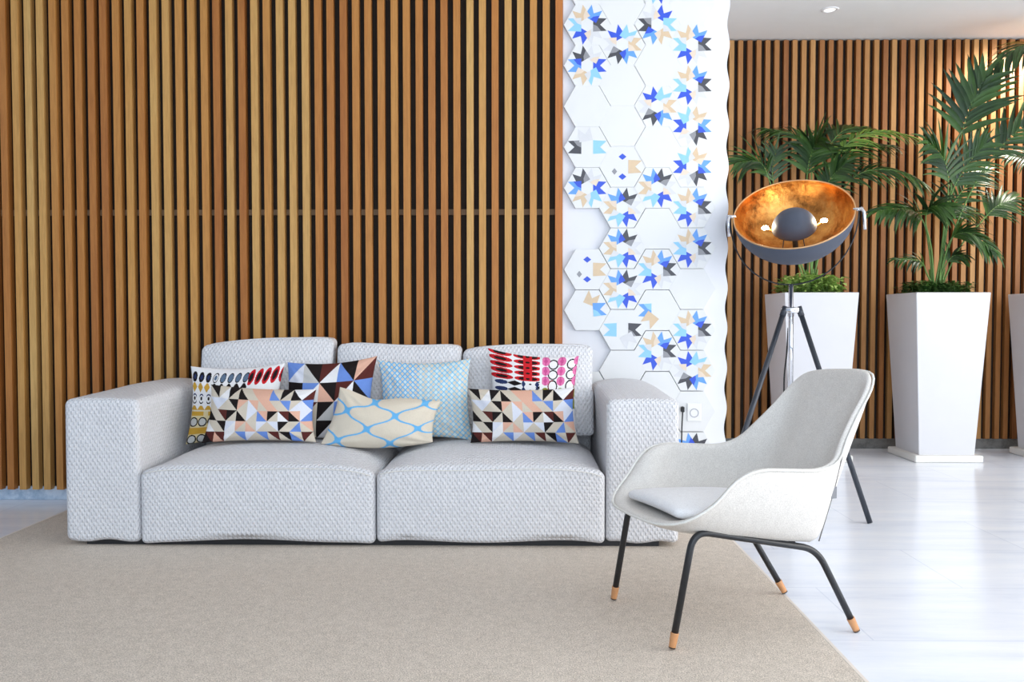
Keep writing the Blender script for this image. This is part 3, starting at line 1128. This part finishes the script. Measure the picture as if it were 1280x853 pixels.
cb = [Vector((-.004, .03, hz - .10)), Vector((-.012, .03, hz - .25)), Vector((-.024, .03, hz - .38)), Vector((-.024, .03, hz - .55)), Vector((-.02, .06, .45)), Vector((-.02, .15, .12)), Vector((.02, .22, .006)), Vector((-.2, .33, .006)), Vector((-.45, .33, .006))]
MB().tube(cat(cb, 60), .0048, 8).build('cable', M['cord'], lamp)
for sg in (-1, 1):
    pl = bpy.data.lights.new('bulb_light', 'POINT'); pl.energy = 1.6; pl.color = (1, .86, .62); pl.shadow_soft_size = .016
    plo = bpy.data.objects.new('bulb_light', pl); C.objects.link(plo); plo.location = LO + (MBOWL @ Vector((sg * .160, sg * .02 + .022, -DEP + .192)))

# ------------------------------------------------------------------ planters and palms
Yp = on(1185, 579).y
half_b = .262


def planter(cx, label, visible=True):
    o = empty('planter', (cx, Yp + half_b, 0))
    tag(o, label, 'planter', 'tall white planters')
    s = bevel(MB().box((-half_b, -half_b, 0), (half_b, half_b, .055)).build('saucer', M['saucer'], o, smooth=False), .012, 3)
    H = 1.31
    a, b = .214, .283
    t = .022
    m = MB()
    v = []
    for (h, z) in ((a, .05), (b, H), (b - t, H), (b - t - .006, H - .07)):
        v += [(-h, -h, z), (h, -h, z), (h, h, z), (-h, h, z)]
    f = []
    for i in range(3):
        for k in range(4): f.append((i * 4 + k, i * 4 + (k + 1) % 4, (i + 1) * 4 + (k + 1) % 4, (i + 1) * 4 + k))
    f.append((3, 2, 1, 0))
    m.add(v, f)
    bevel(m.build('pot', M['planter'], o, smooth=False), .005, 2)
    h = b - t - .004
    g = MB(); n = 10
    vs = [(-h + 2 * h * i / n, -h + 2 * h * j / n, H - .06 + random.uniform(0, .018)) for i in range(n + 1) for j in range(n + 1)]
    g.add(vs, [(i * (n + 1) + j, (i + 1) * (n + 1) + j, (i + 1) * (n + 1) + j + 1, i * (n + 1) + j + 1) for i in range(n) for j in range(n)])
    g.build('soil', M['soil'], o)
    return o


c1 = at(1028, 366, Yp - .03).x
c2 = at(1193, 366, Yp - .03).x
c3 = c2 + (c2 - c1)
planter(c1, 'tall tapered white planter behind the floor lamp')
planter(c2, 'tall tapered white planter on a saucer, out in the open right of the armchair')
Yc = Yp + half_b


def leaflet(m, base, d, nrm, ln, w, droop, mat=0):
    """one folded blade that bends down along its length"""
    n = 6
    side = d.cross(nrm).normalized()
    p = base.copy(); dd = d.copy()
    rows = []
    for i in range(n + 1):
        t = i / n
        ww = w * (.35 + .65 * math.sin(PI * min(1, t * 1.15 + .12)) if t < .75 else .65 * (1 - t) / .25 * .9 + .02)
        up_ = side.cross(dd).normalized()
        rows.append((p - side * ww * .5 + up_ * ww * .16, p, p + side * ww * .5 + up_ * ww * .16))
        dd = (dd + Vector((0, 0, -1)) * droop / n).normalized()
        p = p + dd * ln / n
    v = []
    for r in rows: v += list(r)
    f = []
    for i in range(n):
        f += [(i * 3, i * 3 + 1, i * 3 + 4, i * 3 + 3), (i * 3 + 1, i * 3 + 2, i * 3 + 5, i * 3 + 4)]
    m.add(v, f, mat)


def frond(parent, pts, start, ln, w, pairs, droop, nrm, mat='leaf', spread=.8, th=.008):
    """pts: world points of the stalk; leaflets stand in pairs from start to the tip"""
    O = parent.location
    c = cat([Vector(p) - O for p in pts], 60)
    m = MB()
    rs = [th * (1 - .75 * i / 59) for i in range(60)]
    m.tube(c, rs, 6, m=1)
    for k in range(pairs):
        t = start + (1 - start) * (k + .3) / pairs
        i = min(58, int(t * 59))
        p = c[i]; T = (c[i + 1] - c[i]).normalized()
        nr_ = (nrm - T * nrm.dot(T)).normalized()
        sd = T.cross(nr_).normalized()
        q = (k + .3) / pairs
        l = ln * (.55 + .45 * math.sin(PI * min(1, q * .8 + .22))) * random.uniform(.88, 1.08)
        for s in (-1, 1):
            a = spread * (1 - .45 * q) + random.uniform(-.08, .08)
            d = (T * math.cos(a) + sd * s * math.sin(a) + nr_ * .12).normalized()
            leaflet(m, p, d, nr_, l, w * random.uniform(.85, 1.1), droop * random.uniform(.7, 1.2))
    # end leaflet
    T = (c[-1] - c[-2]).normalized()
    leaflet(m, c[-1], T, (nrm - T * nrm.dot(T)).normalized(), ln * .6, w * .8, droop)
    return m.build('frond', [M[mat], M['stem']], parent)


def palm(cx, label, spec, z0=1.283):
    o = empty('kentia_palm', (cx, Yc, z0))
    tag(o, label, 'palm', 'palms in white planters')
    # short clump of stem bases
    m = MB()
    for k in range(7):
        a = k * 2.4
        b = Vector((.03 * math.cos(a), .03 * math.sin(a), -.012))
        m.tube([b, b * 1.3 + Vector((0, 0, .12)), b * 1.9 + Vector((0, 0, .24))], [.013, .010, .006], 8)
    m.build('stem_clump', M['stem'], o)
    for (pts, dy, start, ln, w, pairs, droop, nrm, mat) in spec:
        n = len(pts)
        W = []; pairs = int(pairs * 1.35); w *= .82
        for i, (x, y) in enumerate(pts):
            q = i / (n - 1)
            W.append(at(x, y, Yc + dy * q ** 1.3))
        W[0] = Vector((cx + random.uniform(-.03, .03), Yc + random.uniform(-.03, .03), z0 + .0))
        frond(o, W, start, ln, w, pairs, droop, Vector(nrm).normalized(), mat)
    return o


def z7(x, y): return (905 + x / 3.708, 140 + y / 3.708)
def z6(x, y): return (1090 + x / 2.7526, 60 + y / 2.7526)


g = lambda *a: [z7(*p) for p in a]
h_ = lambda *a: [z6(*p) for p in a]
palm(c1, 'bushy palm in the planter behind the floor lamp, fronds spreading above the gold bowl', [
    (g((400, 800), (300, 560), (215, 330), (165, 235), (60, 235)), -.15, .58, .30, .034, 9, .7, (.3, -1, .7), 'leaf'),
    (g((400, 800), (270, 480), (225, 300), (240, 180)), -.05, .62, .24, .028, 7, .8, (0, -1, .5), 'leaf'),
    (g((400, 800), (390, 520), (385, 300), (410, 180), (450, 120)), -.35, .52, .34, .040, 11, .8, (0, -1, .55), 'leaf'),
    (g((400, 800), (400, 450), (400, 220), (330, 110), (190, 80)), .20, .52, .30, .032, 13, 1.0, (0, -.6, 1), 'leaf'),
    (g((400, 800), (430, 400), (470, 200), (550, 90), (660, 70)), .25, .52, .30, .032, 13, .9, (0, -.6, 1), 'leaf'),
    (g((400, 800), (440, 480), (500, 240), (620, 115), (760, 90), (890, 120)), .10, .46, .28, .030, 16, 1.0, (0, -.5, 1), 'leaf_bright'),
    (g((400, 800), (460, 480), (520, 270), (640, 160), (790, 160)), .20, .48, .28, .032, 14, 1.0, (0, -.7, 1), 'leaf'),
    (g((400, 800), (480, 520), (560, 350), (660, 275), (800, 275), (930, 335)), -.20, .46, .30, .034, 16, 1.1, (0, -.6, 1), 'leaf'),
    (g((400, 800), (430, 500), (480, 330), (560, 240)), -.30, .55, .28, .034, 9, .9, (.2, -1, .5), 'leaf'),
])
palm(c2, 'tall palm in the planter right of the armchair, with stalks reaching up the wall', [
    (h_((215, 830), (255, 640), (275, 460), (305, 310), (340, 200), (385, 110)), -.10, .62, .40, .062, 8, .55, (-.5, -1, .2), 'leaf'),
    (h_((215, 830), (245, 640), (262, 500), (250, 390), (190, 320)), -.15, .60, .30, .042, 9, .9, (0, -1, .6), 'leaf'),
    (h_((215, 830), (250, 640), (275, 500), (330, 400), (390, 330)), -.10, .55, .30, .036, 11, .9, (0, -1, .6), 'leaf'),
    (h_((215, 830), (290, 610), (370, 440), (450, 335), (560, 230)), .0, .66, .34, .045, 8, .8, (0, -1, .5), 'leaf'),
    (h_((215, 830), (250, 680), (270, 560), (330, 470), (400, 420)), .15, .45, .28, .032, 13, 1.0, (0, -.8, .8), 'leaf'),
    (h_((215, 830), (195, 680), (172, 590), (120, 555), (20, 560)), -.25, .52, .30, .046, 9, 1.2, (0, -.8, .8), 'leaf'),
    (h_((215, 830), (205, 700), (185, 600), (200, 550), (260, 545)), -.30, .60, .30, .046, 8, 1.2, (0, -1, .6), 'leaf'),
    (h_((215, 830), (250, 720), (280, 650), (340, 640), (420, 700)), -.25, .50, .26, .044, 9, 1.1, (0, -.8, .8), 'leaf'),
    (h_((215, 830), (300, 690), (375, 600), (430, 545), (490, 520)), .10, .60, .26, .034, 9, .9, (0, -.9, .7), 'leaf'),
    (h_((215, 830), (190, 780), (165, 735), (80, 728)), -.1, .55, .16, .030, 6, 1.2, (0, -.8, .8), 'leaf'),
    (h_((215, 830), (240, 780), (275, 720), (320, 715)), -.1, .55, .16, .030, 6, 1.2, (0, -.8, .8), 'leaf'),
    (h_((215, 830), (238, 700), (258, 590), (300, 560), (380, 575)), .2, .5, .26, .034, 10, 1.2, (0, -.8, .8), 'leaf'),
])
planter(c3, 'tall white planter beyond the right edge of the view')
palm(c3, 'palm just beyond the right edge, only drooping frond tips in view', [
    (h_((640, 830), (650, 500), (640, 200), (590, 20), (510, -5), (405, 82)), -.10, .55, .34, .040, 15, 1.5, (.2, -.5, 1), 'leaf'),
    (h_((640, 830), (640, 600), (620, 440), (560, 380), (460, 372)), -.05, .58, .26, .030, 10, 1.0, (0, -.7, .9), 'leaf'),
])


def cover(cx, label, mat, dens, zt, ls=1.0):
    o = empty('ground_cover', (cx, Yc, 1.2695))
    tag(o, label, 'plant', 'ground cover in the planters', 'stuff')
    m = MB()
    for _ in range(dens):
        x, y = random.uniform(-.22, .22), random.uniform(-.22, .22)
        hgt = random.uniform(.3, 1) * zt
        b = Vector((x, y, 0)); a = random.uniform(0, 2 * PI)
        tip = Vector((x + .03 * math.cos(a), y + .03 * math.sin(a), hgt))
        lm = .215 if hgt > .09 else .185
        tip.x = max(-lm, min(lm, tip.x)); tip.y = max(-lm, min(lm, tip.y))
        m.tube([b, (b + tip) / 2 + Vector((0, 0, .01)), tip], .0014, 4, m=1)
        for k in range(5):
            q = a + k * 1.3
            d = Vector((math.cos(q), math.sin(q), random.uniform(-.1, .7))).normalized()
            leaflet(m, tip - Vector((0, 0, .012 * k)), d, Vector((0, 0, 1)), random.uniform(.03, .055) * ls, random.uniform(.018, .03) * ls, .5)
    m.build('foliage', [M[mat], M['stem']], o)['kind'] = 'stuff'


cover(c1, 'fresh light green leafy ground cover filling the planter behind the floor lamp', 'leaf_cover_bright', 210, .185, 1.35)
cover(c2, 'low dark green ground cover filling the planter right of the armchair', 'leaf_cover', 320, .135)
cover(c3, 'ground cover in the planter beyond the right edge', 'leaf_cover', 120, .08)

# ------------------------------------------------------------------ downlight
dp = at(1037.5, 12, 1)
d_ = ray(1037.5, 12); dl = Vector((0, 0, CAM_H)) + d_ * ((CEIL - CAM_H) / d_.z)
dn = empty('downlight', (dl.x, dl.y, CEIL))
tag(dn, 'small round recessed downlight in the white ceiling', 'ceiling light')
MB().lathe([(.042, -.001), (.045, -.006), (.062, -.006), (.066, 0)], 40).build('trim_ring', M['plastic'], dn)
MB().lathe([(.0004, -.0015), (.043, -.0015)], 40).build('lens', M['down'], dn)

# ------------------------------------------------------------------ light
w = bpy.data.worlds.new('sky'); scene.world = w; w.use_nodes = True
bg = w.node_tree.nodes['Background']; bg.inputs['Color'].default_value = (.66, .81, 1.0, 1); bg.inputs['Strength'].default_value = .52


def area(name, loc_, target, sx, sy, power, col, spread=PI):
    l = bpy.data.lights.new(name, 'AREA'); l.shape = 'RECTANGLE'; l.size = sx; l.size_y = sy; l.energy = power; l.color = col; l.spread = spread
    o = bpy.data.objects.new(name, l); C.objects.link(o); o.location = loc_
    o.rotation_euler = (Vector(target) - Vector(loc_)).to_track_quat('-Z', 'Y').to_euler()
    return o


area('assumed_daylight_right', (6.6, 1.8, 1.9), (0, 3.2, 1.0), 6.0, 3.0, 225, (1.0, .97, .93))  # bare area light added for assumed daylight from the right; no window built
area('assumed_fill_front', (1.6, -3.2, 1.9), (.2, 5, 1.2), 6.0, 3.0, 150, (.76, .87, 1.0))  # added bluish fill light behind the camera, assumed skylight; no window there
sl = bpy.data.lights.new('assumed_wall_spot', 'SPOT'); sl.energy = 170; sl.color = (1, .94, .84); sl.spot_size = math.radians(96); sl.spot_blend = 1; sl.shadow_soft_size = .06  # assumed lamp out of view, without a fixture, brightening the far slats
slo = bpy.data.objects.new('assumed_wall_spot', sl); C.objects.link(slo); slo.location = (4.32, 7.1, 3.40)
slo.rotation_euler = (at(1210, 175, Y_BK) - slo.location).to_track_quat('-Z', 'Y').to_euler()

vs = scene.view_settings
vs.view_transform = 'Standard'; vs.look = 'None'; vs.gamma = 1; vs.exposure = .40; vs.use_curve_mapping = False
scene.display_settings.display_device = 'sRGB'
